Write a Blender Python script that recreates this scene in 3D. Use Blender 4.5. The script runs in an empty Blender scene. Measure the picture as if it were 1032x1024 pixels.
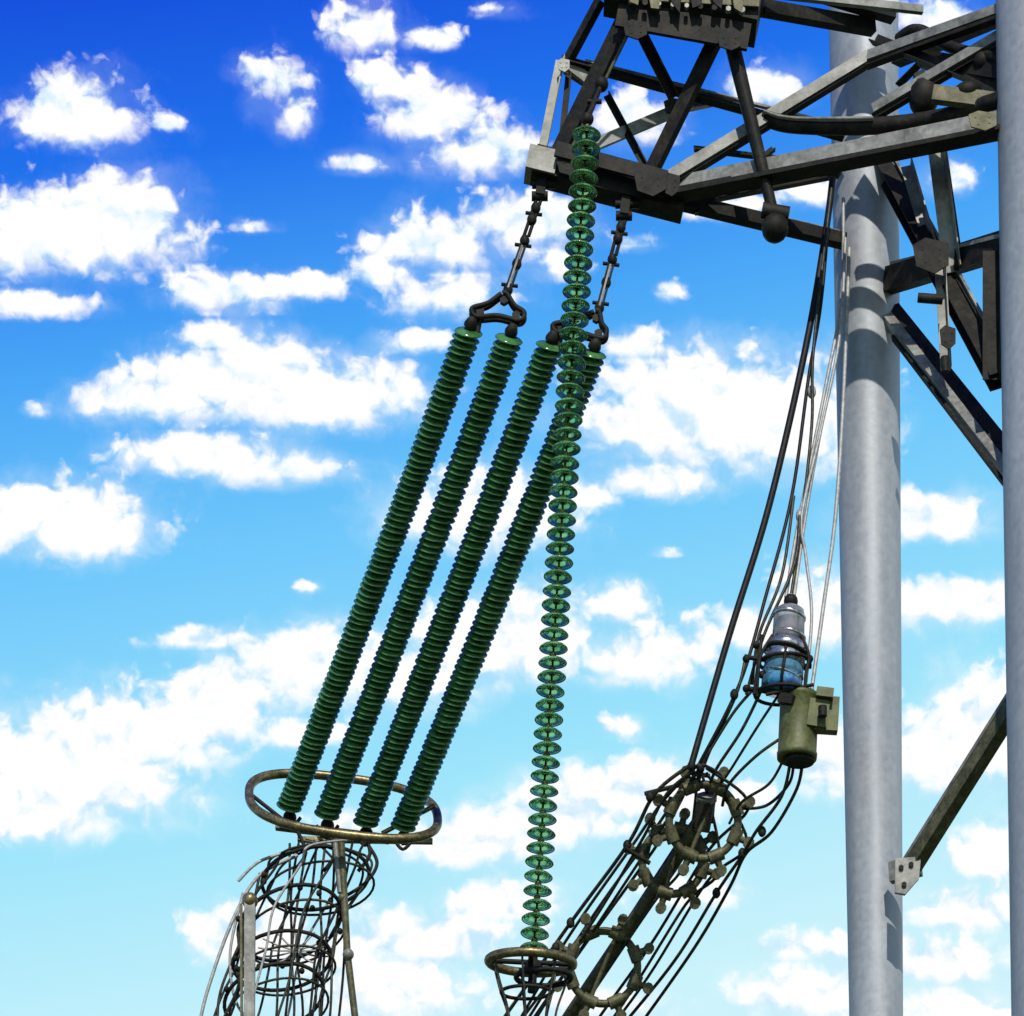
import bpy, math, random
import numpy as np
from mathutils import Vector, Matrix
random.seed(7)
sc=bpy.context.scene
# ------------------------------------------------------------ image pixels unprojected through the camera to world positions
CAMY=-40.0; CAMZ=1.6; F=3636.0; EL=0.5
def P(u,v,y=0.0):
    d=y-CAMY
    return Vector(((u-516)/F*d, y, CAMZ+((512-v)/F+EL)*d))
PX=0.011
# ------------------------------------------------------------ materials
def newmat(name):
    m=bpy.data.materials.new(name); m.use_nodes=True
    nt=m.node_tree; b=nt.nodes["Principled BSDF"]; return m,nt,b
def weathered(name,c1,c2,c3,metal=0.3,rough=0.5,scale=6,streak=0.35,bump=0.25,spec=0.5):
    m,nt,b=newmat(name); N=nt.nodes; L=nt.links
    tc=N.new('ShaderNodeTexCoord'); mp=N.new('ShaderNodeMapping'); mp.inputs['Scale'].default_value=(1,1,streak)
    L.new(tc.outputs['Object'],mp.inputs[0])
    n1=N.new('ShaderNodeTexNoise'); n1.inputs['Scale'].default_value=scale; n1.inputs['Detail'].default_value=5; n1.inputs['Roughness'].default_value=0.65
    n2=N.new('ShaderNodeTexNoise'); n2.inputs['Scale'].default_value=scale*5; n2.inputs['Detail'].default_value=3
    L.new(mp.outputs[0],n1.inputs[0]); L.new(tc.outputs['Object'],n2.inputs[0])
    r=N.new('ShaderNodeValToRGB'); e=r.color_ramp.elements
    e[0].position=0.36; e[0].color=(*c1,1); e[1].position=0.64; e[1].color=(*c3,1)
    k=e.new(0.5); k.color=(*c2,1)
    mx=N.new('ShaderNodeMath'); mx.operation='MULTIPLY_ADD'; mx.inputs[1].default_value=0.35; L.new(n2.outputs[0],mx.inputs[0])
    sb=N.new('ShaderNodeMath'); sb.operation='MULTIPLY'; sb.inputs[1].default_value=0.65; L.new(n1.outputs[0],sb.inputs[0]); L.new(sb.outputs[0],mx.inputs[2])
    L.new(mx.outputs[0],r.inputs[0]); L.new(r.outputs[0],b.inputs['Base Color'])
    b.inputs['Metallic'].default_value=metal; b.inputs['Specular IOR Level'].default_value=spec
    rr=N.new('ShaderNodeMapRange'); rr.inputs[3].default_value=rough-0.12; rr.inputs[4].default_value=rough+0.2; L.new(n2.outputs[0],rr.inputs[0]); L.new(rr.outputs[0],b.inputs['Roughness'])
    if bump>0:
        bp=N.new('ShaderNodeBump'); bp.inputs['Strength'].default_value=bump; bp.inputs['Distance'].default_value=0.01; L.new(n2.outputs[0],bp.inputs['Height']); L.new(bp.outputs[0],b.inputs['Normal'])
    return m
M={}
M['pole']=weathered('galvanised_pole',(0.27,0.29,0.32),(0.34,0.36,0.385),(0.42,0.44,0.46),0.2,0.5,2.5,0.12,0.25)
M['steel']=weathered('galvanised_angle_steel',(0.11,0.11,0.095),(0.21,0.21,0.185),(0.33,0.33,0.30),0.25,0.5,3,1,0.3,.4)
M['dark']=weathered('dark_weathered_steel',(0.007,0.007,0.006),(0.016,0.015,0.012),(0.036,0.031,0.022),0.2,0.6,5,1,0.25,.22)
M['olive']=weathered('bronze_metal',(0.06,0.05,0.02),(0.15,0.125,0.055),(0.28,0.24,0.12),0.6,0.36,8,1,0.2)
M['oliveb']=weathered('olive_painted_steel',(0.04,0.04,0.018),(0.09,0.085,0.04),(0.16,0.15,0.085),0.2,0.5,8,1,0.2,.35)
M['can']=weathered('olive_painted_can',(0.05,0.06,0.018),(0.09,0.10,0.032),(0.14,0.15,0.055),0.1,0.5,5,1,0.2,.4)
M['blackcable']=weathered('black_cable',(0.004,0.004,0.005),(0.008,0.008,0.008),(0.018,0.016,0.014),0.1,0.5,20,1,0,.3)
M['wire']=weathered('aluminium_conductor',(0.012,0.012,0.008),(0.035,0.034,0.022),(0.09,0.085,0.055),0.4,0.45,20,1,0,.4)
M['lightwire']=weathered('light_grey_cable',(0.22,0.22,0.21),(0.36,0.36,0.34),(0.5,0.5,0.47),0.2,0.5,20,1,0)
M['silver']=weathered('silver_cap',(0.2,0.21,0.22),(0.4,0.41,0.42),(0.6,0.6,0.6),0.8,0.22,15,1,0.1)
def glass(name,col,trans,rough=0.06,ior=1.5,coat=0):
    m,nt,b=newmat(name); N=nt.nodes; L=nt.links
    tc=N.new('ShaderNodeTexCoord'); n=N.new('ShaderNodeTexNoise'); n.inputs['Scale'].default_value=7; n.inputs['Detail'].default_value=2
    L.new(tc.outputs['Object'],n.inputs[0])
    r=N.new('ShaderNodeValToRGB'); r.color_ramp.elements[0].position=.35; r.color_ramp.elements[1].position=.65
    r.color_ramp.elements[0].color=(col[0]*.5,col[1]*.6,col[2]*.5,1); r.color_ramp.elements[1].color=(min(1,col[0]*1.5),min(1,col[1]*1.3),min(1,col[2]*1.5),1)
    L.new(n.outputs[0],r.inputs[0]); L.new(r.outputs[0],b.inputs['Base Color'])
    b.inputs['Roughness'].default_value=rough; b.inputs['IOR'].default_value=ior
    b.inputs['Transmission Weight'].default_value=trans; b.inputs['Coat Weight'].default_value=coat; b.inputs['Coat Roughness'].default_value=.03
    return m
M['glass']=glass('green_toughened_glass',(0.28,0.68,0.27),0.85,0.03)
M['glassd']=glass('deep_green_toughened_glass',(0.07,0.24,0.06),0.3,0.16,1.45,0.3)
M['blue']=glass('blue_glazed_glass',(0.16,0.46,0.72),0.6)
M['clear']=glass('smoky_clear_glass',(0.45,0.48,0.5),0.6,0.05)
# ------------------------------------------------------------ mesh builder
class MB:
    def __init__(s): s.v=[];s.f=[];s.mi=[];s.sm=[];s.mats=[]
    def mat(s,k):
        if k not in s.mats: s.mats.append(k)
        return s.mats.index(k)
    def add(s,vs,fs,k,smooth=False):
        o=len(s.v); s.v+= [tuple(a) for a in vs]; i=s.mat(k)
        for f in fs: s.f.append(tuple(o+a for a in f)); s.mi.append(i); s.sm.append(smooth)
    def tube(s,pts,r,k,seg=8,closed=False,cap=True):
        pts=[Vector(p) for p in pts]; n=len(pts)
        rs=r if isinstance(r,(list,tuple)) else [r]*n
        vs=[];up=None
        for i in range(n):
            if closed: t=(pts[(i+1)%n]-pts[i-1])
            else: t=pts[min(i+1,n-1)]-pts[max(i-1,0)]
            t.normalize()
            if up is None:
                a=Vector((0,0,1)) if abs(t.z)<0.9 else Vector((0,1,0)); up=(a-t*a.dot(t)).normalized()
            else: up=(up-t*up.dot(t)).normalized()
            sd=t.cross(up)
            for j in range(seg):
                an=2*math.pi*j/seg; vs.append(pts[i]+(up*math.cos(an)+sd*math.sin(an))*rs[i])
        fs=[]
        m=n if closed else n-1
        for i in range(m):
            a=i*seg;b=((i+1)%n)*seg
            for j in range(seg):
                j2=(j+1)%seg; fs.append((a+j,a+j2,b+j2,b+j))
        s.add(vs,fs,k,True)
        if cap and not closed:
            s.add(vs[:seg],[tuple(range(seg))],k); s.add(vs[-seg:],[tuple(range(seg))[::-1]],k)
    def sweep(s,p,q,prof,up,k):
        p=Vector(p);q=Vector(q);t=(q-p).normalized(); up=Vector(up)
        if abs(up.normalized().dot(t))>0.97: up=Vector((0,1,0.1)) if abs(t.y)<.9 else Vector((1,0,0))
        sd=t.cross(up).normalized(); u2=sd.cross(t).normalized(); n=len(prof)
        vs=[p+sd*a+u2*b for a,b in prof]+[q+sd*a+u2*b for a,b in prof]
        fs=[(i,(i+1)%n,n+(i+1)%n,n+i) for i in range(n)]
        s.add(vs,fs,k)
        s.add(vs[:n],[tuple(range(n))[::-1]],k); s.add(vs[n:],[tuple(range(n))],k)
    def box(s,p,q,w,h,k,up=(0,0,1)):
        w/=2;h/=2; s.sweep(p,q,[(-w,-h),(w,-h),(w,h),(-w,h)],up,k)
    def ang(s,p,q,w,k,up=(0,0,1),t=0.014,flip=1):
        f=flip; pr=[(0,0),(w*f,0),(w*f,t),(t*f,t),(t*f,w),(0,w)]
        pr=[(a-w*f*0.35,b-w*0.35) for a,b in pr]
        if f<0: pr=pr[::-1]
        s.sweep(p,q,pr,up,k)
    def chan(s,p,q,w,h,k,up=(0,0,1),t=0.016,flip=1):
        f=flip; pr=[(0,-h/2),(w*f,-h/2),(w*f,-h/2+t),(t*f,-h/2+t),(t*f,h/2-t),(w*f,h/2-t),(w*f,h/2),(0,h/2)]
        if f<0: pr=pr[::-1]
        s.sweep(p,q,pr,up,k)
    def lathe(s,base,axis,prof,k,seg=20):
        base=Vector(base);t=Vector(axis).normalized()
        a=Vector((1,0,0)) if abs(t.x)<.9 else Vector((0,1,0)); u=(a-t*a.dot(t)).normalized(); w=t.cross(u)
        vs=[]
        for r,z in prof:
            for j in range(seg):
                an=2*math.pi*j/seg; vs.append(base+t*z+(u*math.cos(an)+w*math.sin(an))*r)
        fs=[]
        for i in range(len(prof)-1):
            for j in range(seg):
                j2=(j+1)%seg; fs.append((i*seg+j,i*seg+j2,(i+1)*seg+j2,(i+1)*seg+j))
        s.add(vs,fs,k,True)
    def cyl(s,p,q,r,k,seg=10): s.tube([p,q],r,k,seg)
    def plate(s,pts,th,k,n=(0,1,0)):
        n=Vector(n).normalized()*th/2; m=len(pts)
        vs=[Vector(p)-n for p in pts]+[Vector(p)+n for p in pts]
        s.add(vs,[tuple(range(m)),tuple(range(m,2*m))[::-1]]+[(i,m+i,m+(i+1)%m,(i+1)%m) for i in range(m)],k)
    def bolt(s,p,n=(0,-1,0),r=0.022,k='dark'):
        n=Vector(n).normalized(); s.cyl(Vector(p)-n*0.03,Vector(p)+n*0.03,r,k,6)
    def ball(s,c,r,k,sx=1,sz=1,seg=14):
        pr=[(max(0.001,r*sx*math.sin(math.pi*i/8)),-r*sz*math.cos(math.pi*i/8)) for i in range(9)]
        s.lathe(c,(0,0,1),pr,k,seg)
    def obj(s,name,parent=None):
        me=bpy.data.meshes.new(name); me.from_pydata(s.v,[],s.f)
        for k in s.mats: me.materials.append(M[k])
        me.polygons.foreach_set('material_index',s.mi); me.polygons.foreach_set('use_smooth',s.sm); me.update()
        import bmesh
        bm=bmesh.new(); bm.from_mesh(me); bmesh.ops.recalc_face_normals(bm,faces=bm.faces); bm.to_mesh(me); bm.free()
        o=bpy.data.objects.new(name,me); sc.collection.objects.link(o)
        if parent: o.parent=parent
        return o
def empty(name):
    o=bpy.data.objects.new(name,None); sc.collection.objects.link(o); return o
def smooth(pts,n=10,closed=False):
    pts=[Vector(p) for p in pts]; out=[]; m=len(pts)
    rng=range(m) if closed else range(m-1)
    for i in rng:
        if closed: p0,p1,p2,p3=pts[i-1],pts[i],pts[(i+1)%m],pts[(i+2)%m]
        else: p0=pts[max(i-1,0)];p1=pts[i];p2=pts[i+1];p3=pts[min(i+2,m-1)]
        for j in range(n):
            t=j/n; out.append(0.5*((2*p1)+(p2-p0)*t+(2*p0-5*p1+4*p2-p3)*t*t+(3*p1-p0-3*p2+p3)*t**3))
    if not closed: out.append(pts[-1])
    return out

# ------------------------------------------------------------ tower
YL=1.0; YR=-1.4
tower=empty('transmission_tower')
b=MB()
def pole(b,u0,v0,u1,v1,y,rt,rb,k):
    top=P(u0,v0,y); bot=P(u1,v1,y); d=(top-bot)/(top.z-bot.z)
    pts=[bot-d*bot.z]; rs=[rb]
    for i in range(13):
        t=i/12; pts.append(bot.lerp(top,t)); rs.append(rb+(rt-rb)*t)
    top2=top+d*0.9; pts.append(top2); rs.append(rt)
    b.tube(pts,rs,k,48)
    b.cyl(top2,top2+d*0.06,rt+0.08,k,40)
    b.cyl(pts[0],pts[0]+Vector((0,0,0.06)),rb+0.22,k,32)
    return pts[0]
pole(b,870,0,883,1024,YL,0.395,0.305,'pole')
b.obj('pole_left',tower)
b=MB(); pole(b,1048,0,1062,1024,YR,0.47,0.45,'pole'); b.obj('pole_right',tower)

b=MB()
A=P(545,165,0); C=P(566,60,0.0)
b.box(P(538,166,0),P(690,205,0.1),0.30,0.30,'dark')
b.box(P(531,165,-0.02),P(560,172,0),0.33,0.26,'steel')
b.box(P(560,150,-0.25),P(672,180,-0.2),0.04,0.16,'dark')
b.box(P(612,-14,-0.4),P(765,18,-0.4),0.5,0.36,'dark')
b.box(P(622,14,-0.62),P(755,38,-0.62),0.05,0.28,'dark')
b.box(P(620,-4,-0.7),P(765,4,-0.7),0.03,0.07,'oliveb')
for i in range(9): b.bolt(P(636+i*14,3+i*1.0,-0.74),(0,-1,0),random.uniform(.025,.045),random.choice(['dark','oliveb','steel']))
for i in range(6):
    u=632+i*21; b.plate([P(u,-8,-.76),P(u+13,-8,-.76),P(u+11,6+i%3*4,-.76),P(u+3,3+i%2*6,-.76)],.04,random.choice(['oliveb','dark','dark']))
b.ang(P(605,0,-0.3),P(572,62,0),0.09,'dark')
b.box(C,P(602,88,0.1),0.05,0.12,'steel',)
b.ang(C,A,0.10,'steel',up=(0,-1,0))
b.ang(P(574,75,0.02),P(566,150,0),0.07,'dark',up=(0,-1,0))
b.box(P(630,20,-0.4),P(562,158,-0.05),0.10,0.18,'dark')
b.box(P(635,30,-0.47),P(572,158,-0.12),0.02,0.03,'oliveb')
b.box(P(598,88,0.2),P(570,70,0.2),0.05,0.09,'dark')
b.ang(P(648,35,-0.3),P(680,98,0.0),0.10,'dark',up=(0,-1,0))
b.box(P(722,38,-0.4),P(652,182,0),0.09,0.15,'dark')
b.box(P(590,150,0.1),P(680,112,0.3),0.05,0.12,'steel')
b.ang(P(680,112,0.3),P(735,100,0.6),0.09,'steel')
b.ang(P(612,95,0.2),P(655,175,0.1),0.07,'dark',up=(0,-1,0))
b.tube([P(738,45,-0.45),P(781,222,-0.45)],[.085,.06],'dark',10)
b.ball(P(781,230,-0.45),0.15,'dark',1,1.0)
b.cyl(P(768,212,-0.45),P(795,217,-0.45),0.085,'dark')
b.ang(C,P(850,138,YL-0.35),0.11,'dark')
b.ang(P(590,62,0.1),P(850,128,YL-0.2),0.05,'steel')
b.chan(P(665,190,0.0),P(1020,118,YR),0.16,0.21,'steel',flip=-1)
b.box(P(665,201,-0.02),P(1020,131,YR-.02),0.22,0.05,'dark')  # dark strips below the beam: its shaded underside put in as colour
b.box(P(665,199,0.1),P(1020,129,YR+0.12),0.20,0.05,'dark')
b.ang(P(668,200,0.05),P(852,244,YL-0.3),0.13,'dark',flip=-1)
b.box(P(672,194,0.1),P(850,236,YL-0.3),0.03,0.06,'steel')  # pale strip on the dark beam: its lit top put in as colour
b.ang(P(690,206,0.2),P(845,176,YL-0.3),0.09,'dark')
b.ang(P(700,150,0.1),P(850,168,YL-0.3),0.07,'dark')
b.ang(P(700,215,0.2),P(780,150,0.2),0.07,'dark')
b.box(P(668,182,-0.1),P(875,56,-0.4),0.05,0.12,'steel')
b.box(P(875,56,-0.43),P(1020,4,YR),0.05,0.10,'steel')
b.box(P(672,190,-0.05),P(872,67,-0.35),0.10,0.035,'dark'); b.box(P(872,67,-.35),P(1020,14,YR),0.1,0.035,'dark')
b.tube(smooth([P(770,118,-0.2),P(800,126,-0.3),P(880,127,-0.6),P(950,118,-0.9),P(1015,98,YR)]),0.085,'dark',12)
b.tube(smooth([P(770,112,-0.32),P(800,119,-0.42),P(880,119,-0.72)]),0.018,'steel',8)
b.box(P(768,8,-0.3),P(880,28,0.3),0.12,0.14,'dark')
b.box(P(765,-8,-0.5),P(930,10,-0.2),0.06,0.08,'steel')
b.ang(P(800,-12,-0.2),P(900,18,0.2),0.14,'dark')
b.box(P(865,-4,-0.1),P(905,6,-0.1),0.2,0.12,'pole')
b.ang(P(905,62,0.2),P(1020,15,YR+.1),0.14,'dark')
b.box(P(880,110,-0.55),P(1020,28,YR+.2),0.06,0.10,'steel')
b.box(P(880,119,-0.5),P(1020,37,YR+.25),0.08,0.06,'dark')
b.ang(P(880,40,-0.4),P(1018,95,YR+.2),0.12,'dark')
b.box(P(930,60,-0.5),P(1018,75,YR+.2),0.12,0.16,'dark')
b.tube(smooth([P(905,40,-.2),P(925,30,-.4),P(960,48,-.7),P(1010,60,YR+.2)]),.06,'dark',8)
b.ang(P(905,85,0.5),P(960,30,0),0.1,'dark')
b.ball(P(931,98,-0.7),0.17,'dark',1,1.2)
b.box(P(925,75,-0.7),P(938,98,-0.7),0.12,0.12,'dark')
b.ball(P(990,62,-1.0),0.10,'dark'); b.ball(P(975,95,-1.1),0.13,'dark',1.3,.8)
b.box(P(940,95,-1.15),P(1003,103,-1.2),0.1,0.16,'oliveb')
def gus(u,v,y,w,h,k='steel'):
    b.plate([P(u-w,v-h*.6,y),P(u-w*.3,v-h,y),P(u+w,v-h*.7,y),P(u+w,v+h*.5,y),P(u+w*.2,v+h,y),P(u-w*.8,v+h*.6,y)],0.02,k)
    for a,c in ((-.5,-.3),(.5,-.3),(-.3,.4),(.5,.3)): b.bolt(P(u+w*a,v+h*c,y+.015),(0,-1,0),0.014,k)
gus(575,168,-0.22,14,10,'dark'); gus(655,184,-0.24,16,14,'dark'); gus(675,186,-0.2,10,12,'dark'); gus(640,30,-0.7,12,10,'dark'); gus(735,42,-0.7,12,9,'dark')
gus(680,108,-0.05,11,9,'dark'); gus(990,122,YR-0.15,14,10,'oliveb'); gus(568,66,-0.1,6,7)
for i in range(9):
    t=i/8; b.bolt(P(700+t*290,183-t*60,-0.03-t*1.24),(0,-1,0),0.012)
b.obj('crossarm_lattice',tower)

b=MB()
b.chan(P(893,160,YL-0.3),P(1012,382,YR+.3),0.16,0.20,'dark',up=(0,-1,0))
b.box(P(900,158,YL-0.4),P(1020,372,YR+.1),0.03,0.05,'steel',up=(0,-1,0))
b.box(P(900,172,YL-0.36),P(1016,372,YR+.22),0.05,0.12,'dark',up=(0,-1,0))
b.box(P(895,283,YL-0.3),P(1018,245,YR+.2),0.14,0.26,'dark')
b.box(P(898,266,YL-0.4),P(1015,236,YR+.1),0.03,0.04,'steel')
b.ang(P(945,140,-0.6),P(962,272,-0.5),0.17,'steel',up=(0,-1,0))
b.ang(P(950,150,-0.4),P(966,262,-0.4),0.10,'dark',up=(0,-1,0))
b.ang(P(948,250,-0.5),P(955,372,-0.5),0.11,'steel',up=(0,-1,0))
b.ang(P(915,165,0.1),P(940,250,-.1),0.12,'steel',up=(0,-1,0))
b.box(P(895,322,YL-0.3),P(1016,478,YR+.3),0.10,0.14,'steel',up=(0,-1,0))
b.box(P(897,312,YL-0.2),P(1019,464,YR+.4),0.22,0.07,'dark',up=(0,-1,0))
b.box(P(900,340,YL-0.42),P(1012,487,YR+.2),0.04,0.06,'dark',up=(0,-1,0))
gus(938,258,-0.72,18,18,'dark'); gus(955,340,-0.72,8,12,'dark')
b.cyl(P(925,300,-.7),P(950,302,-.7),0.05,'dark'); b.cyl(P(952,360,-.7),P(953,375,-.7),0.045,'dark')
b.ang(P(1002,250,YR+.2),P(1002,380,YR+.2),0.18,'dark',up=(0,-1,0))
p0=P(917,876,-0.3+.6); p1=P(1030,696,YR+.4)
b.box(p0,p1,0.16,0.18,'oliveb')
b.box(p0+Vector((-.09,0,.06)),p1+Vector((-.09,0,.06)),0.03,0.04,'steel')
b.box(P(897,880,.45),P(928,872,.3),0.10,0.22,'steel')
b.plate([P(902,866,.15),P(928,864,.15),P(926,886,.15),P(912,902,.15),P(902,900,.15)],0.05,'steel')
for q in ((908,875),(918,872),(911,892)): b.bolt(P(*q,.13),(0,-1,0),0.03)
b.obj('pole_bracing',tower)

# ------------------------------------------------------------ insulator strings
GP=[(0.040,0.0),(0.075,-0.006),(0.115,-0.022),(0.138,-0.042),(0.141,-0.050),(0.136,-0.055),(0.124,-0.047),(0.112,-0.032),(0.104,-0.050),(0.097,-0.052),(0.088,-0.028),(0.078,-0.046),(0.070,-0.047),(0.060,-0.028),(0.03,-0.024)]
GD=[(0.040,0.0),(0.085,-0.006),(0.125,-0.020),(0.139,-0.032),(0.141,-0.038),(0.136,-0.042),(0.120,-0.032),(0.106,-0.025),(0.098,-0.040),(0.088,-0.024),(0.076,-0.038),(0.060,-0.022),(0.03,-0.02)]
CP=[(0.001,0.062),(0.030,0.060),(0.042,0.045),(0.046,0.015),(0.052,-0.004),(0.044,-0.01)]
def string(name,p,q,n,sc_,gm,seg=22,sag=0.0):
    b=MB(); p=Vector(p);q=Vector(q); L=(q-p).length; ax=(p-q).normalized(); sp=L/n
    pf=GP if gm=='glass' else GD
    tilt=Vector((0,0,0)) if gm=='glass' else Vector((-0.22,0.10,0.0))
    for i in range(n):
        t=(i+0.5)/n
        c=p.lerp(q,t)-Vector((0,0,sag*4*t*(1-t)))
        j=Vector((random.uniform(-1,1),random.uniform(-1,1),random.uniform(-1,1)))*0.05
        a=(ax+j+tilt).normalized()
        b.lathe(c,a,[(r*sc_,z*sc_) for r,z in pf],gm,seg)
        b.lathe(c,a,[(r*sc_*.75,z*sc_*(.9 if gm=='glass' else .5)) for r,z in CP],'olive' if gm=='glass' else 'dark',10)
        b.cyl(c-a*0.03*sc_,c-a*(sp-0.03),0.014,'dark',6)
    if gm!='glass':
        b.lathe(p,ax,[(.07,-.02),(.075,.01),(.06,.05),(.04,.09),(.001,.1)],'dark',16)
    return b.obj(name)
string('glass_insulator_string',P(592,124,-0.75),P(538,958,-0.75),58,1.12,'glass',28)
YE=4.2
tops=[(474,328),(515,335),(556,342),(599,350)]
bots=[(291,812),(329,820),(368,828),(406,832)]
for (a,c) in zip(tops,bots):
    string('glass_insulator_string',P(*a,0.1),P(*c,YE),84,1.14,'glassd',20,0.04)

# ------------------------------------------------------------ hanger hardware
def hanger(name,u0,v0,u1,v1,y0,y1,ya,yb):
    b=MB(); p=P(u0,v0,y0); q=P(u1,v1,y1); d=(q-p)
    b.box(p+Vector((0,0,.15)),p.lerp(q,0.10),0.10,0.13,'dark')
    b.cyl(p+Vector((-.13,0,0)),p+Vector((.13,0,0)),0.045,'dark'); b.cyl(p.lerp(q,.1)-Vector((.09,0,0)),p.lerp(q,.1)+Vector((.09,0,0)),0.05,'dark')
    for sgn in (-1,1):
        o=Vector((0.03*sgn,0,0.01*sgn))
        b.tube([p.lerp(q,.08)+o,p.lerp(q,.45)+o],0.02,'dark')
        b.box(p.lerp(q,.52)+o,p.lerp(q,.92)+o,0.02,0.05,'dark',up=(0,-1,0))
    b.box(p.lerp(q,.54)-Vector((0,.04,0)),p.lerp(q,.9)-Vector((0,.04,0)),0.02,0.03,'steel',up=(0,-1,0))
    for t in (.2,.3,.48,.68,.9): 
        b.ball(p.lerp(q,t),0.055,'dark',1,1.2,8)
    for t in (.25,.52,.86): b.cyl(p.lerp(q,t)-Vector((.09,.02,0)),p.lerp(q,t)+Vector((.09,.02,0)),0.022,'dark',6)
    l=P(*ya,y1); r=P(*yb,y1)
    mid=(l+r)/2
    for off in (-.05,.03):
        oo=Vector((0,off,0))
        b.tube(smooth([q+oo+Vector((-.03,0,.06)),q.lerp(l,.5)+oo+Vector((-.05,0,.02)),l+oo+Vector((-.09,0,.03)),l+oo+Vector((-.04,0,-.06)),mid+oo+Vector((0,0,-.03)),r+oo+Vector((.04,0,-.06)),r+oo+Vector((.09,0,.03)),q.lerp(r,.5)+oo+Vector((.05,0,.02)),q+oo+Vector((.03,0,.06))],6,True),0.028,'dark')
    for e in (l,r,q): b.bolt(e+Vector((0,-.02,0)),(0,-1,0),0.05,'dark')
    for e in (l,r): b.cyl(e,e+Vector((-.04,.04,-.22)),0.035,'dark')
    return b.obj(name)
hanger('suspension_link',548,186,508,304,0,0.1,(484,316),(520,320))
hanger('suspension_link',632,206,601,322,0,0.1,(566,332),(603,338))
b=MB(); p=P(606,85,-0.55); q=P(592,120,-0.75); b.tube([p,q],0.03,'dark'); b.ball(p,.08,'dark'); b.ball(q,.07,'dark'); b.cyl(p.lerp(q,.5)-Vector((.08,0,0)),p.lerp(q,.5)+Vector((.08,0,0)),.025,'dark'); b.obj('suspension_link')

# ------------------------------------------------------------ corona rings
def racetrack(c,a,bb,n=60,e=2.6):
    out=[]
    for i in range(n):
        t=2*math.pi*i/n; ct,st=math.cos(t),math.sin(t)
        out.append(c+a*(abs(ct)**(2/e)*(1 if ct>0 else -1))+bb*(abs(st)**(2/e)*(1 if st>0 else -1)))
    return out
b=MB()
c=P(346,812,YE); a=P(441,824,YE)-c; bb=Vector((-.05,0.6,0.60))
b.tube(racetrack(c,a,bb,80),0.055,'olive',14,True)
b.box(P(278,832,YE+.1),P(392,846,YE+.1),0.10,0.09,'oliveb')
b.box(P(300,846,YE+.1),P(436,848,YE+.1),0.06,0.06,'olive')
for u,v in bots:
    b.cyl(P(u,v-3,YE),P(u+2,v+20,YE+.1),0.045,'dark'); b.ball(P(u+1,v+12,YE+.1),0.085,'dark')
    b.tube(smooth([P(u-10,v+12,YE),P(u,v+24,YE),P(u+12,v+12,YE)],5),0.022,'dark')
for u in (300,330,365): b.tube(smooth([P(u,838,YE),P(u+8,860,YE),P(u-4,878,YE)],5),0.024,'dark')
b.tube([P(252,800,YE),P(300,838,YE)],0.025,'dark'); b.tube([P(438,812,YE),P(385,840,YE)],0.03,'olive')
b.obj('corona_ring')
b=MB(); c=P(535,970,-0.75); a=Vector((0.46,0,-.02)); bb=Vector((0,0.36,0.02))
b.tube(racetrack(c,a,bb,48,2.0),0.05,'olive',12,True)
b.tube(racetrack(P(548,985,-0.75),Vector((.30,0,0)),Vector((0,.25,0)),40,2.0),0.03,'dark',10,True)
b.tube(racetrack(P(530,1000,-0.75),Vector((.27,0,0)),Vector((0,.2,0)),40,2.0),0.02,'dark',10,True)
b.cyl(P(538,955,-.75),P(536,1000,-.75),0.05,'dark'); b.ball(P(537,975,-.75),.1,'dark')
for an in range(7):
    t=an*math.pi*2/7; o=Vector((math.cos(t)*.44,math.sin(t)*.34,0))
    b.tube(smooth([c+o,c+o*.85-Vector((0,0,.25)),c+o*.6-Vector((0,0,.6)),c+o*.5-Vector((0,0,1.2))],6),0.014,'wire',6)
b.tube([c-a,c+a],0.03,'dark'); b.tube([c-bb,c+bb],0.03,'dark')
b.obj('corona_ring')

# ------------------------------------------------------------ conductor bundle (right) with spacers
b=MB()
def W(pts,r,k='wire',n=8,seg=8):
    b.tube(smooth([P(*p) for p in pts],n),r,k,seg)
st=[((706,776),0.5,6,6),((709,828),0.9,46,46),((676,872),1.3,42,42),((612,968),2.2,46,44),((540,1075),3.2,42,40),((400,1290),5.5,42,40)]
for i in range(8):
    an=2*math.pi*(i+.3)/8+0.2
    pts=[]
    for k,((u,v),y,rx,ry) in enumerate(st):
        w=1+random.uniform(-.06,.06)
        pts.append((u+math.cos(an)*rx*w,v+math.sin(an)*ry*w,y+0.25*math.sin(an)))
    W(pts,0.018,'wire')
b.tube([P(709,822,.85),P(676,874,1.3),P(612,968,2.2),P(540,1075,3.2),P(400,1290,5.5)],0.078,'oliveb',14)
b.tube([P(712,804,.75),P(706,838,.9)],0.105,'dark',14)
b.tube([P(712,802,.74),P(712,807,.78)],0.12,'steel',14)
def spacer(u,v,y,R,n=8,rot=0.2,k='oliveb'):
    c=P(u,v,y)
    e1=Vector((0.98,0.0,0.18)).normalized(); e2=Vector((-.18,-0.25,.95)).normalized()
    ring=[c+(e1*math.cos(2*math.pi*i/48)+e2*math.sin(2*math.pi*i/48))*R for i in range(48)]
    b.tube(ring,0.046,k,10,True)
    ax=e1.cross(e2)
    for i in range(n):
        t=2*math.pi*i/n+rot; d=e1*math.cos(t)+e2*math.sin(t); tn=ax.cross(d).normalized()
        b.cyl(c+d*R-tn*.085,c+d*R+tn*.085,0.074,k,10)
        b.tube([c+d*R,c+d*(R+.15)],[.05,.032],k,8); b.cyl(c+d*(R+.17)-ax*.05,c+d*(R+.17)+ax*.05,0.062,k,10)
    for i in (1,5):
        t=2*math.pi*i/n+rot; d=e1*math.cos(t)+e2*math.sin(t)
        b.tube([c,c+d*R],0.028,k,6)
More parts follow.
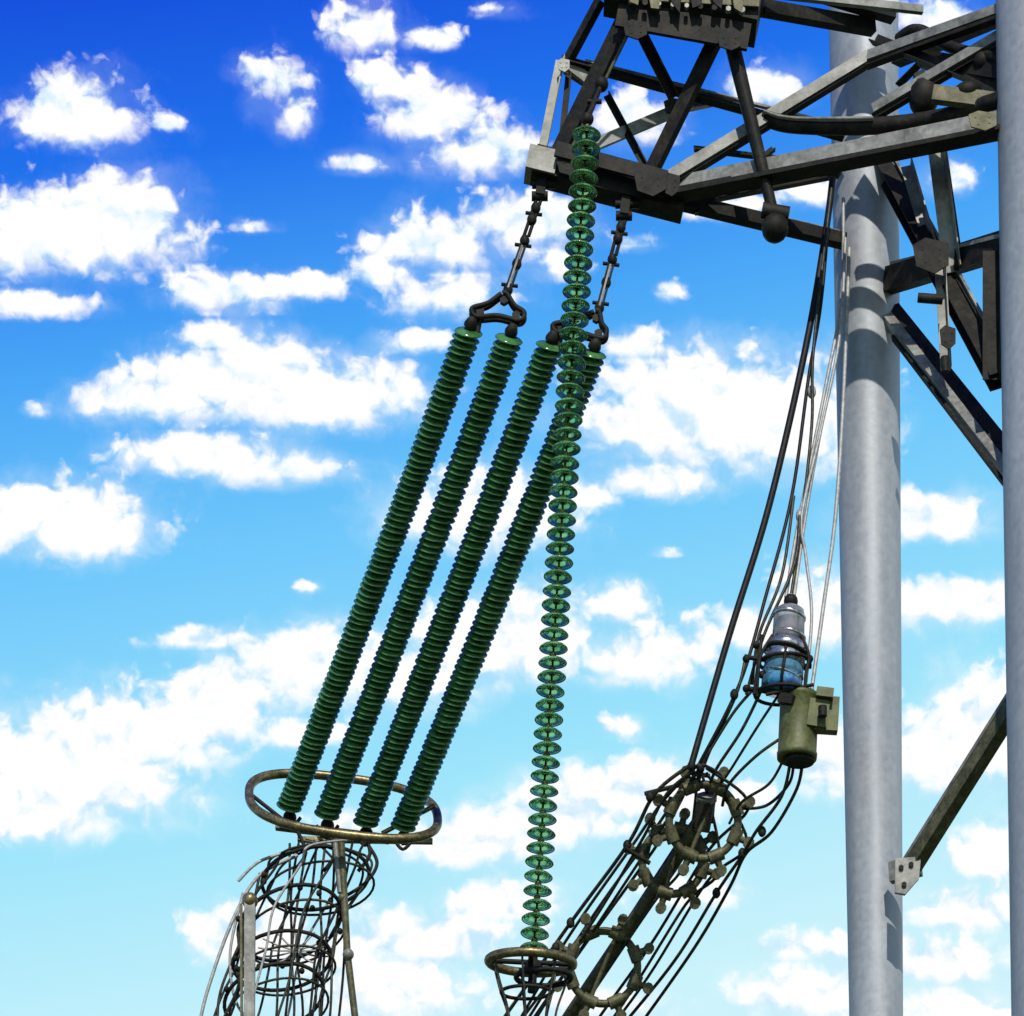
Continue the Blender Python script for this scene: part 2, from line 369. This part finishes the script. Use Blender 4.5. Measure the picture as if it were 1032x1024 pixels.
spacer(709,828,.78,0.39,8); spacer(678,868,1.15,0.35,8,.35)
spacer(608,975,2.0,0.40,8)
W([(697,770,.4),(660,800,.6),(632,852,1),(575,930,1.8),(505,1030,2.8),(440,1120,3.8)],0.022)
W([(700,776,.4),(672,800,.6),(645,850,1),(590,940,1.8),(520,1035,2.8),(450,1130,3.8)],0.018)
W([(760,694,.2),(738,720,.3),(706,772,.5),(690,800,.8),(655,852,1),(600,935,1.8),(535,1030,2.8)],0.018)
W([(752,660,.2),(742,700,.2),(714,760,.5),(700,800,.7)],0.018)
W([(790,742,.1),(762,762,.2),(735,790,.5),(728,812,.8)],0.018)
W([(797,765,.1),(788,802,.3),(762,838,.6),(748,862,.9),(722,900,1.3),(680,968,2),(622,1040,3)],0.02)
W([(809,765,.1),(803,795,.3),(778,838,.6),(752,860,.9),(735,895,1.3),(700,955,2),(640,1040,3)],0.02)
W([(790,765,.1),(775,790,.3),(748,808,.6),(735,830,.9)],0.016)
W([(785,700,.1),(765,730,.2),(740,770,.5),(722,800,.8),(718,830,.9)],0.016)
W([(770,690,0),(748,735,.2),(722,775,.5),(712,800,.8)],0.018)
W([(742,815,.9),(772,812,.8),(795,790,.4),(800,768,.1)],0.018)
for (u,v,y) in ((697,772,.4),(706,774,.5),(688,795,.7),(655,803,.6),(632,852,1),(748,860,.9),(768,838,.6),(740,700,.2),(575,930,1.8),(722,900,1.3),(560,955,1.8)):
    b.ball(P(u,v,y),0.048,'dark',1,1.3,8)
for p,q in (((650,800),(690,790)),((630,855),(655,870)),((690,778),(715,782))):
    b.tube([P(*p,.8),P(*q,.9)],0.026,'dark')
b.obj('conductor_bundle')

# ------------------------------------------------------------ drop cables
b=MB()
W([(840,172,.5),(832,235,.45),(812,350,.4),(775,510,.4),(735,640,.4),(697,770,.4)],0.038,'blackcable')
W([(838,180,.5),(828,300,.45),(815,380,.4),(798,500,.4),(772,600,.3),(745,690,.2),(702,775,.5)],0.02,'blackcable')
W([(850,200,.6),(848,300,.5),(832,390,.4),(806,520,.3),(792,602,.1)],0.02,'lightwire')
W([(838,190,.4),(820,350,.3),(818,430,.3),(806,540,.2),(797,602,.1)],0.018,'wire')
W([(852,240,.5),(846,340,.4),(826,440,.3),(812,520,.3),(800,604,.1)],0.018,'lightwire')
W([(856,250,.5),(850,400,.4),(842,520,.3),(830,610,.2),(818,696,.0)],0.022,'lightwire')
W([(826,440,.3),(808,520,.2),(812,560,.2),(818,620,.1),(812,690,.0)],0.018,'lightwire')
W([(806,520,.2),(800,570,.1),(770,640,.1),(752,700,.2)],0.018,'wire')
W([(800,500,.2),(788,580,.1),(765,640,.1),(758,690,.2)],0.018,'wire')
b.ball(P(818,395,.4),.05,'lightwire',1,1.5); b.ball(P(806,520,.3),.045,'lightwire',1,1.8)
b.ball(P(840,172,.5),.09,'dark')
b.obj('power_cable')

# ------------------------------------------------------------ surge arrester
b=MB()
def stack(u0,v0,u1,v1,y,prof,k,seg=28):
    p=P(u0,v0,y); q=P(u1,v1,y); L=(q-p).length; b.lathe(p,q-p,[(r,z*L) for r,z in prof],k,seg)
stack(796,612,794,648,0,[(.001,0),(.12,0.02),(.16,.10),(.172,.3),(.18,.9),(.14,1.0),(.001,1.0)],'clear')
stack(796,622,795,644,0,[(.001,0),(.10,0.1),(.11,.3),(.11,.9),(.001,1.0)],'dark')
for k in range(2): stack(796,619+k*20,795,624+k*20,0,[(.165,0),(.187,.3),(.187,.7),(.165,1)],'silver')
b.cyl(P(797,600,0),P(796,614,0),0.05,'silver'); b.ball(P(797,606,0),.08,'dark')
stack(793,645,790,672,0,[(.001,0),(.14,0),(.21,.15),(.24,.4),(.20,.55),(.23,.75),(.22,1),(.001,1)],'silver')
stack(792,655,791,660,0,[(.2,0),(.25,.3),(.25,.7),(.2,1)],'dark')
stack(790,670,787,697,0,[(.001,0),(.2,0),(.225,.1),(.23,.4),(.2,.5),(.23,.6),(.225,.95),(.001,1)],'blue')
stack(789,682,788,685,0,[(.19,0),(.235,.3),(.235,.7),(.19,1)],'silver')
for dx in (-24,0,24):
    b.tube(smooth([P(793+dx*.6,640,-.1),P(791+dx,660,-.12-.16*(dx==0)),P(788+dx,680,-.12-.16*(dx==0)),P(787+dx,702,-.1)],5),0.018,'dark')
b.tube([P(750,662,0),P(818,672,0)],0.026,'dark'); b.tube([P(752,694,0),P(818,702,0)],0.03,'dark'); b.tube(racetrack(P(788,700,0),Vector((.30,0,0)),Vector((0,.26,0)),32,2),0.02,'dark',8,True)
b.tube(racetrack(P(791,668,0),Vector((.28,0,0)),Vector((0,.24,0)),32,2),0.02,'dark',8,True)
b.tube([P(768,640,-.1),P(760,700,-.1)],0.02,'dark'); b.tube([P(772,700,-.2),P(820,690,-.2)],0.02,'dark')
for (u,v) in ((752,664),(762,650),(816,664),(752,694),(818,700),(768,680),(806,684)): b.ball(P(u,v,-.05),.042,'dark')
stack(806,700,803,765,0,[(.001,0),(.2,0.0),(.225,.03),(.225,.08),(.215,.1),(.215,.9),(.225,.92),(.22,1.0),(.16,1.0),(.15,.97),(.001,.97)],'can',36)
b.box(P(822,702,-.12),P(839,704,-.12),0.3,0.1,'can'); b.box(P(826,708,-.12),P(822,735,-.12),0.22,0.18,'can'); b.box(P(834,704,-.1),P(832,738,-.1),0.26,0.13,'can')
b.cyl(P(806,765,0),P(806,769,0),0.16,'dark',20)
b.box(P(786,704,-.15),P(800,706,-.22),0.1,0.1,'dark'); b.cyl(P(829,712,-.3),P(829,722,-.3),0.05,'dark')
b.obj('surge_arrester')

# ------------------------------------------------------------ left jumper cage
b=MB()
y0=YE
ell=[((325,862),48,22,0),((318,885),55,32,.2),((292,930),55,38,.35),((284,968),50,30,.2),((276,1005),52,34,.3),((262,1050),55,36,.2),((235,1150),55,36,.2)]
for (c,rx,ry,rot) in ell[1:5]:
    for off in (0,5):
        pts=[]
        for i in range(36):
            t=2*math.pi*i/36; x=math.cos(t)*rx; z=math.sin(t)*(ry-off)
            pts.append(P(c[0]+x*math.cos(rot)-z*math.sin(rot)*.5+off,c[1]-x*math.sin(rot)*.3+z+off*2,y0+.25*math.sin(t)))
        b.tube(pts,0.024 if off==0 else .016,'dark' if off==0 else 'wire',8,True)
for i in range(10):
    t=2*math.pi*i/10
    pts=[P(300+i*8,846,y0)]
    for (c,rx,ry,rot) in ell:
        j=random.uniform(.85,1.05)
        pts.append(P(c[0]+math.cos(t)*rx*j,c[1]+math.sin(t)*ry*.5*j,y0+.3*math.sin(t)))
    b.tube(smooth(pts,8),0.016,('wire','dark','lightwire','wire','dark')[i%5],8)
for i in range(8):
    u=292+i*9; W([(u,850,y0),(u-4+random.uniform(-6,6),900,y0),(u-10+random.uniform(-10,10),960,y0),(u-14,1030,y0),(u-30,1150,y0+.5)],0.016,'dark' if i%2 else 'wire')
for i in range(22):
    t=random.uniform(0,6.28); c=random.choice(ell[1:5]); b.ball(P(c[0][0]+math.cos(t)*c[1]*.95,c[0][1]+math.sin(t)*c[2]*.95,y0-.1),0.036,'dark',1,1.1,8)
for i in range(12):
    t=i*math.pi/6; W([(298,958,y0),(298+math.cos(t)*20,958+math.sin(t)*10,y0),(298+math.cos(t)*38,955+math.sin(t)*18,y0)],0.012,'lightwire',4,6)
W([(300,862,y0),(262,882,y0),(238,920,y0),(215,980,y0),(200,1040,y0),(190,1150,y0)],0.022,'lightwire')
W([(240,888,y0),(262,868,y0),(300,856,y0)],0.02,'lightwire')
W([(245,900,y0),(232,960,y0),(238,1010,y0),(262,1040,y0)],0.018,'lightwire')
W([(262,880,y0),(250,930,y0),(222,1000,y0),(220,1050,y0)],0.018,'wire')
W([(370,850,y0),(380,870,y0),(368,890,y0),(345,905,y0)],0.022,'dark')
b.box(P(252,905,y0-.3),P(251,1100,y0-.3),0.13,0.13,'steel',up=(0,-1,0))
b.box(P(243,912,y0-.32),P(244,1100,y0-.32),0.03,0.08,'oliveb',up=(0,-1,0))
b.ball(P(252,908,y0-.3),.1,'olive')
b.tube([P(344,850,y0-.3),P(350,960,y0-.3),P(362,1060,y0-.3)],0.045,'oliveb',10)
b.tube([P(338,850,y0-.3),P(343,900,y0-.3)],0.035,'steel',8)
b.ball(P(351,962,y0-.33),.07,'steel'); b.ball(P(345,905,y0-.3),.055,'oliveb')
b.obj('conductor_bundle')

# ------------------------------------------------------------ ground
m,nt,bs=newmat('grass'); tc=nt.nodes.new('ShaderNodeTexCoord'); n=nt.nodes.new('ShaderNodeTexNoise'); n.inputs['Scale'].default_value=0.4; n.inputs['Detail'].default_value=4
r=nt.nodes.new('ShaderNodeValToRGB'); r.color_ramp.elements[0].color=(0.03,0.05,0.015,1); r.color_ramp.elements[1].color=(0.09,0.11,0.04,1)
nt.links.new(tc.outputs['Object'],n.inputs[0]); nt.links.new(n.outputs[0],r.inputs[0]); nt.links.new(r.outputs[0],bs.inputs['Base Color']); bs.inputs['Roughness'].default_value=0.95
M['grass']=m
b=MB(); S=9000; b.add([(-S,-S,0),(S,-S,0),(S,S,0),(-S,S,0)],[(0,1,2,3)],'grass'); b.obj('ground')

# ------------------------------------------------------------ sun
sd=Vector((0.04,-0.72,0.66)).normalized()
sl=bpy.data.lights.new('sun','SUN'); sl.energy=3.7; sl.angle=math.radians(0.6); sl.color=(1,0.95,0.86)
so=bpy.data.objects.new('sun',sl); so.rotation_euler=(-sd).to_track_quat('-Z','Y').to_euler(); sc.collection.objects.link(so)

# ------------------------------------------------------------ sky (world)
class NG:
    def __init__(s,nt): s.N=nt.nodes; s.L=nt.links
    def m(s,op,a,b_=None,c_=None,clamp=False):
        n=s.N.new('ShaderNodeMath'); n.operation=op; n.use_clamp=clamp
        for i,x in enumerate((a,b_,c_)):
            if x is None: continue
            if isinstance(x,(int,float)): n.inputs[i].default_value=x
            else: s.L.new(x,n.inputs[i])
        return n.outputs[0]
    def comb(s,a,b_,c_=0.0):
        n=s.N.new('ShaderNodeCombineXYZ')
        for i,x in enumerate((a,b_,c_)):
            if isinstance(x,(int,float)): n.inputs[i].default_value=x
            else: s.L.new(x,n.inputs[i])
        return n.outputs[0]
    def noise(s,v,sc_,d,r=.5,dim='2D'):
        n=s.N.new('ShaderNodeTexNoise'); n.noise_dimensions=dim; n.inputs['Scale'].default_value=sc_; n.inputs['Detail'].default_value=d; n.inputs['Roughness'].default_value=r; s.L.new(v,n.inputs['Vector']); return n.outputs[0]
    def ss(s,x,a,c_,o0=0,o1=1):
        n=s.N.new('ShaderNodeMapRange'); n.interpolation_type='SMOOTHSTEP'; n.inputs[1].default_value=a; n.inputs[2].default_value=c_; n.inputs[3].default_value=o0; n.inputs[4].default_value=o1; s.L.new(x,n.inputs[0]); return n.outputs[0]
    def mix(s,f,a,b_,mode='MIX'):
        n=s.N.new('ShaderNodeMix'); n.data_type='RGBA'; n.blend_type=mode; n.clamp_result=False
        for s_,x in (('Factor',f),('A',a),('B',b_)):
            inp=[i for i in n.inputs if i.name==s_ and (i.type=='RGBA' or (s_=='Factor' and i.type=='VALUE'))][0]
            if isinstance(x,(int,float)): inp.default_value=x
            elif isinstance(x,tuple): inp.default_value=(*x,1)
            else: s.L.new(x,inp)
        return [o for o in n.outputs if o.type=='RGBA'][0]
w=bpy.data.worlds.new('World'); sc.world=w; w.use_nodes=True; nt=w.node_tree; nt.nodes.clear(); g=NG(nt)
tc=nt.nodes.new('ShaderNodeTexCoord'); sep=nt.nodes.new('ShaderNodeSeparateXYZ'); nt.links.new(tc.outputs['Generated'],sep.inputs[0])
X,Y,Z=sep.outputs
hor=g.m('SQRT',g.m('MULTIPLY_ADD',X,X,g.m('MULTIPLY',Y,Y)))
te=g.m('DIVIDE',Z,g.m('MAXIMUM',hor,0.02))
t=g.m('MULTIPLY_ADD',te,-F/1024,0.5+EL*F/1024)
t=g.m('MULTIPLY_ADD',X,0.75,t)
t=g.m('MULTIPLY_ADD',t,0.5,0.25)
rp=nt.nodes.new('ShaderNodeValToRGB'); nt.links.new(t,rp.inputs[0]); e=rp.color_ramp.elements
stops=[(-.5,(.002,.02,.38)),(-.1,(.002,.06,.72)),(.1,(.01,.165,.87)),(.3,(.065,.39,.96)),(.5,(.165,.60,1.0)),(.75,(.35,.81,1.0)),(1.0,(.62,.93,1.0)),(1.5,(.8,.95,1.0))]
e[0].position=0; e[0].color=(*stops[0][1],1); e[1].position=1; e[1].color=(*stops[-1][1],1)
for s_,c_ in stops[1:-1]:
    k=e.new(s_*.5+.25); k.color=(*c_,1)
sky=nt.nodes.new('ShaderNodeTexSky'); sky.sky_type='NISHITA'; sky.sun_disc=False; sky.sun_elevation=math.asin(sd.z); sky.sun_rotation=math.atan2(sd.x,sd.y)
base=g.mix(0.95,sky.outputs[0],g.mix(1.0,rp.outputs[0],(10,10,10),'MULTIPLY'))
bg=nt.nodes.new('ShaderNodeBackground'); bg.inputs[1].default_value=0.1; nt.links.new(base,bg.inputs[0])
o=nt.nodes.new('ShaderNodeOutputWorld'); nt.links.new(bg.outputs[0],o.inputs[0])

# ------------------------------------------------------------ clouds
blobs=[(75,118,62,38,1.02),(40,130,35,18,.8),(168,125,15,11,.95),(285,85,34,38,.7),(300,115,18,28,.78),(262,70,30,20,.7),(365,30,36,32,.85),(425,40,38,20,.75),(400,85,42,32,.82),(440,120,56,32,.92),(490,155,52,28,.96),(365,165,24,11,.98),
(70,238,95,48,1.12),(120,220,55,40,1),(25,225,45,36,1),(40,307,52,17,.95),(180,243,26,10,.7),(255,229,30,10,.62),(225,295,58,23,.9),(310,288,46,18,.86),(380,275,50,26,.65),
(435,248,56,30,.98),(530,225,62,34,.92),(450,300,70,28,.7),(420,345,48,16,.75),(165,405,80,28,1.0),(215,385,70,34,1.08),(330,400,80,34,1.12),(265,375,65,34,1.02),(225,340,60,20,.65),(200,460,72,22,1.02),(275,472,55,18,1.08),
(55,528,82,38,1.12),(100,540,45,15,1),(205,645,50,13,1),(310,592,14,8,.85),(37,412,15,10,.75),(675,557,16,6,.85),
(730,420,112,52,1.2),(680,430,85,34,1),(790,440,78,40,1.1),(655,485,60,24,.8),(490,520,78,44,1.0),(580,500,45,20,.85),(640,350,52,20,.72),(676,293,18,14,.7),(640,245,30,14,.6),
(925,525,58,24,1.08),(960,608,76,22,1.12),(830,620,68,42,.95),(655,665,62,32,.96),(625,612,28,22,1),(740,635,58,24,.9),(500,650,92,45,1.06),(400,680,88,42,.93),(310,680,76,40,1.08),(345,655,45,30,.92),
(215,720,46,40,1.14),(145,742,76,42,1.14),(50,785,105,52,1.2),(30,825,75,30,1.0),(255,700,50,30,.8),(300,740,70,18,.65),(625,735,20,13,.95),(640,800,100,34,.92),(560,825,72,36,.95),(480,850,70,30,1.02),(340,830,60,20,.5),
(250,945,50,32,1.03),(340,960,60,24,.85),(430,950,90,28,1.03),(510,910,44,24,1.03),(390,1000,80,34,1.03),(840,770,60,50,.7),(720,800,80,28,.78),(940,755,74,44,1.06),(1010,740,48,60,1.06),(1005,860,38,32,1),(985,920,58,22,.98),(930,970,85,28,.88),(820,1000,70,28,.94),(825,955,45,20,.88),(690,900,60,28,.65),(960,1030,95,30,1),(600,1010,90,20,.65),
(770,90,36,24,.92),(640,120,42,32,.85),(730,210,55,22,.7),(820,195,35,18,.8),(935,15,50,24,.8),(960,180,36,22,.6),(500,10,34,15,.5),(560,265,40,25,.55)]
rs=random.Random(3)
for _ in range(70):
    u=rs.uniform(-6000,7000); v=rs.uniform(-900,1650)
    if -200<u<1230 and -200<v<1200: continue
    wd=rs.uniform(60,190); blobs.append((u,v,wd,wd*rs.uniform(.3,.5),rs.uniform(.9,1.2)))
def axis(lo,hi,a,b_,fine,coarse):
    return np.concatenate([np.arange(lo,a,coarse),np.arange(a,b_,fine),np.arange(b_,hi+1,coarse)])
us=axis(-9000,10000,-160,1200,8,60); vs_=axis(-1500,1900,-160,1200,8,40)
UU,VV=np.meshgrid(us,vs_)
cov=np.full(UU.shape,-1.2); low=np.zeros(UU.shape); 
for (u,v,rx,ry,wt) in blobs:
    dx=(UU-u)/rx; dy=(VV-(v+ry*.15))/ry; dyy=np.where(dy>0,dy*1.6,dy)
    f=0.8*(1.15*wt-np.sqrt(dx*dx+dyy*dyy)); m_=f>cov
    low=np.where(m_,dy,low); cov=np.where(m_,f,cov)
tx=(UU-516)/F; tz=(512-VV)/F+EL
R=5000.0; nn=R/np.sqrt(1+tx*tx+tz*tz)
co_=np.stack([tx*nn,nn+CAMY,tz*nn+CAMZ],-1).reshape(-1,3)
h_,w_=UU.shape
idx=np.arange(h_*w_).reshape(h_,w_)
faces=np.stack([idx[:-1,:-1],idx[1:,:-1],idx[1:,1:],idx[:-1,1:]],-1).reshape(-1,4)
me=bpy.data.meshes.new('clouds'); me.from_pydata(co_.tolist(),[],faces.tolist())
at=me.attributes.new('coverage','FLOAT','POINT'); at.data.foreach_set('value',cov.reshape(-1).astype(np.float32))
at=me.attributes.new('chart','FLOAT_VECTOR','POINT'); at.data.foreach_set('vector',np.stack([UU/100,VV/100,np.clip(low,-1,1)],-1).reshape(-1).astype(np.float32))
me.polygons.foreach_set('use_smooth',[True]*len(me.polygons)); me.update()
cm=bpy.data.materials.new('cumulus_cloud'); cm.use_nodes=True; nt=cm.node_tree; nt.nodes.clear(); g=NG(nt)
a1=nt.nodes.new('ShaderNodeAttribute'); a1.attribute_name='coverage'; a2=nt.nodes.new('ShaderNodeAttribute'); a2.attribute_name='chart'
sep=nt.nodes.new('ShaderNodeSeparateXYZ'); nt.links.new(a2.outputs['Vector'],sep.inputs[0]); px,py,lowz=sep.outputs
acc=a1.outputs['Fac']; pv=g.comb(px,py)
wn=nt.nodes.new('ShaderNodeTexNoise'); wn.noise_dimensions='2D'; wn.inputs['Scale'].default_value=3; wn.inputs['Detail'].default_value=4; nt.links.new(pv,wn.inputs['Vector'])
ws=nt.nodes.new('ShaderNodeSeparateColor'); nt.links.new(wn.outputs['Color'],ws.inputs[0])
wx=g.m('MULTIPLY_ADD',ws.outputs[0],0.25,px); wy=g.m('MULTIPLY_ADD',ws.outputs[1],0.25,py)
wv=g.comb(wx,wy)
n1=g.noise(wv,2.2,9,.56)
def vor(v,s):
    n=nt.nodes.new('ShaderNodeTexVoronoi'); n.voronoi_dimensions='2D'; n.feature='F1'; n.inputs['Scale'].default_value=s; nt.links.new(v,n.inputs['Vector']); return n.outputs['Distance']
v1=vor(wv,3.6); v2=vor(wv,8.5)
puff=g.m('ADD',g.m('MULTIPLY',v1,-0.45),g.m('MULTIPLY_ADD',v2,-0.22,0.34))
dens=g.m('ADD',acc,g.m('ADD',g.m('MULTIPLY_ADD',n1,1.5,-0.75),puff))
soft=g.ss(lowz,-0.4,0.6,0.30,0.78)
al=nt.nodes.new('ShaderNodeMapRange'); al.interpolation_type='SMOOTHSTEP'; al.inputs[1].default_value=-0.16; nt.links.new(soft,al.inputs[2]); nt.links.new(dens,al.inputs[0]); alpha=al.outputs[0]
hz=g.m('MULTIPLY',g.ss(py,1.0,5.0,0.14,0.38),g.ss(g.m('ADD',acc,g.m('MULTIPLY_ADD',g.noise(wv,0.9,6,.62),2.2,-1.1)),-0.6,0.5))
alpha=g.m('SUBTRACT',g.m('ADD',alpha,hz),g.m('MULTIPLY',alpha,hz))
wv2=g.comb(g.m('ADD',wx,0.04),g.m('ADD',wy,-0.14))
n1b=g.noise(wv,2.2,4,.5); n2=g.noise(wv2,2.2,4,.5)
rel=g.m('MULTIPLY_ADD',g.m('SUBTRACT',n1b,n2),2.2,0.74)
rel=g.m('MULTIPLY_ADD',v1,-0.35,g.m('ADD',rel,0.10))
rel=g.m('MULTIPLY_ADD',lowz,-0.16,rel)
shade=g.ss(g.m('MULTIPLY_ADD',dens,0.45,rel),0.15,1.02)
col=g.mix(shade,(.60,.82,.98),(1.03,1.03,1.02))  # relief light and shade put into the glowing cloud colour
em=nt.nodes.new('ShaderNodeEmission'); nt.links.new(col,em.inputs[0])
tr=nt.nodes.new('ShaderNodeBsdfTransparent'); mxs=nt.nodes.new('ShaderNodeMixShader'); nt.links.new(alpha,mxs.inputs[0]); nt.links.new(tr.outputs[0],mxs.inputs[1]); nt.links.new(em.outputs[0],mxs.inputs[2])
o=nt.nodes.new('ShaderNodeOutputMaterial'); nt.links.new(mxs.outputs[0],o.inputs[0])
try: cm.cycles.emission_sampling='NONE'
except Exception: pass
me.materials.append(cm)
ob=bpy.data.objects.new('clouds',me); sc.collection.objects.link(ob)

# ------------------------------------------------------------ camera
cd=bpy.data.cameras.new('camera'); cd.sensor_width=36; cd.lens=F/1032*36; cd.shift_y=EL*F/1032; cd.clip_end=20000; cd.clip_start=0.1
co=bpy.data.objects.new('camera',cd); co.location=(0,CAMY,CAMZ); co.rotation_euler=(math.pi/2,0,0); sc.collection.objects.link(co); sc.camera=co
sc.view_settings.view_transform='Standard'; sc.view_settings.look='None'; sc.view_settings.exposure=0
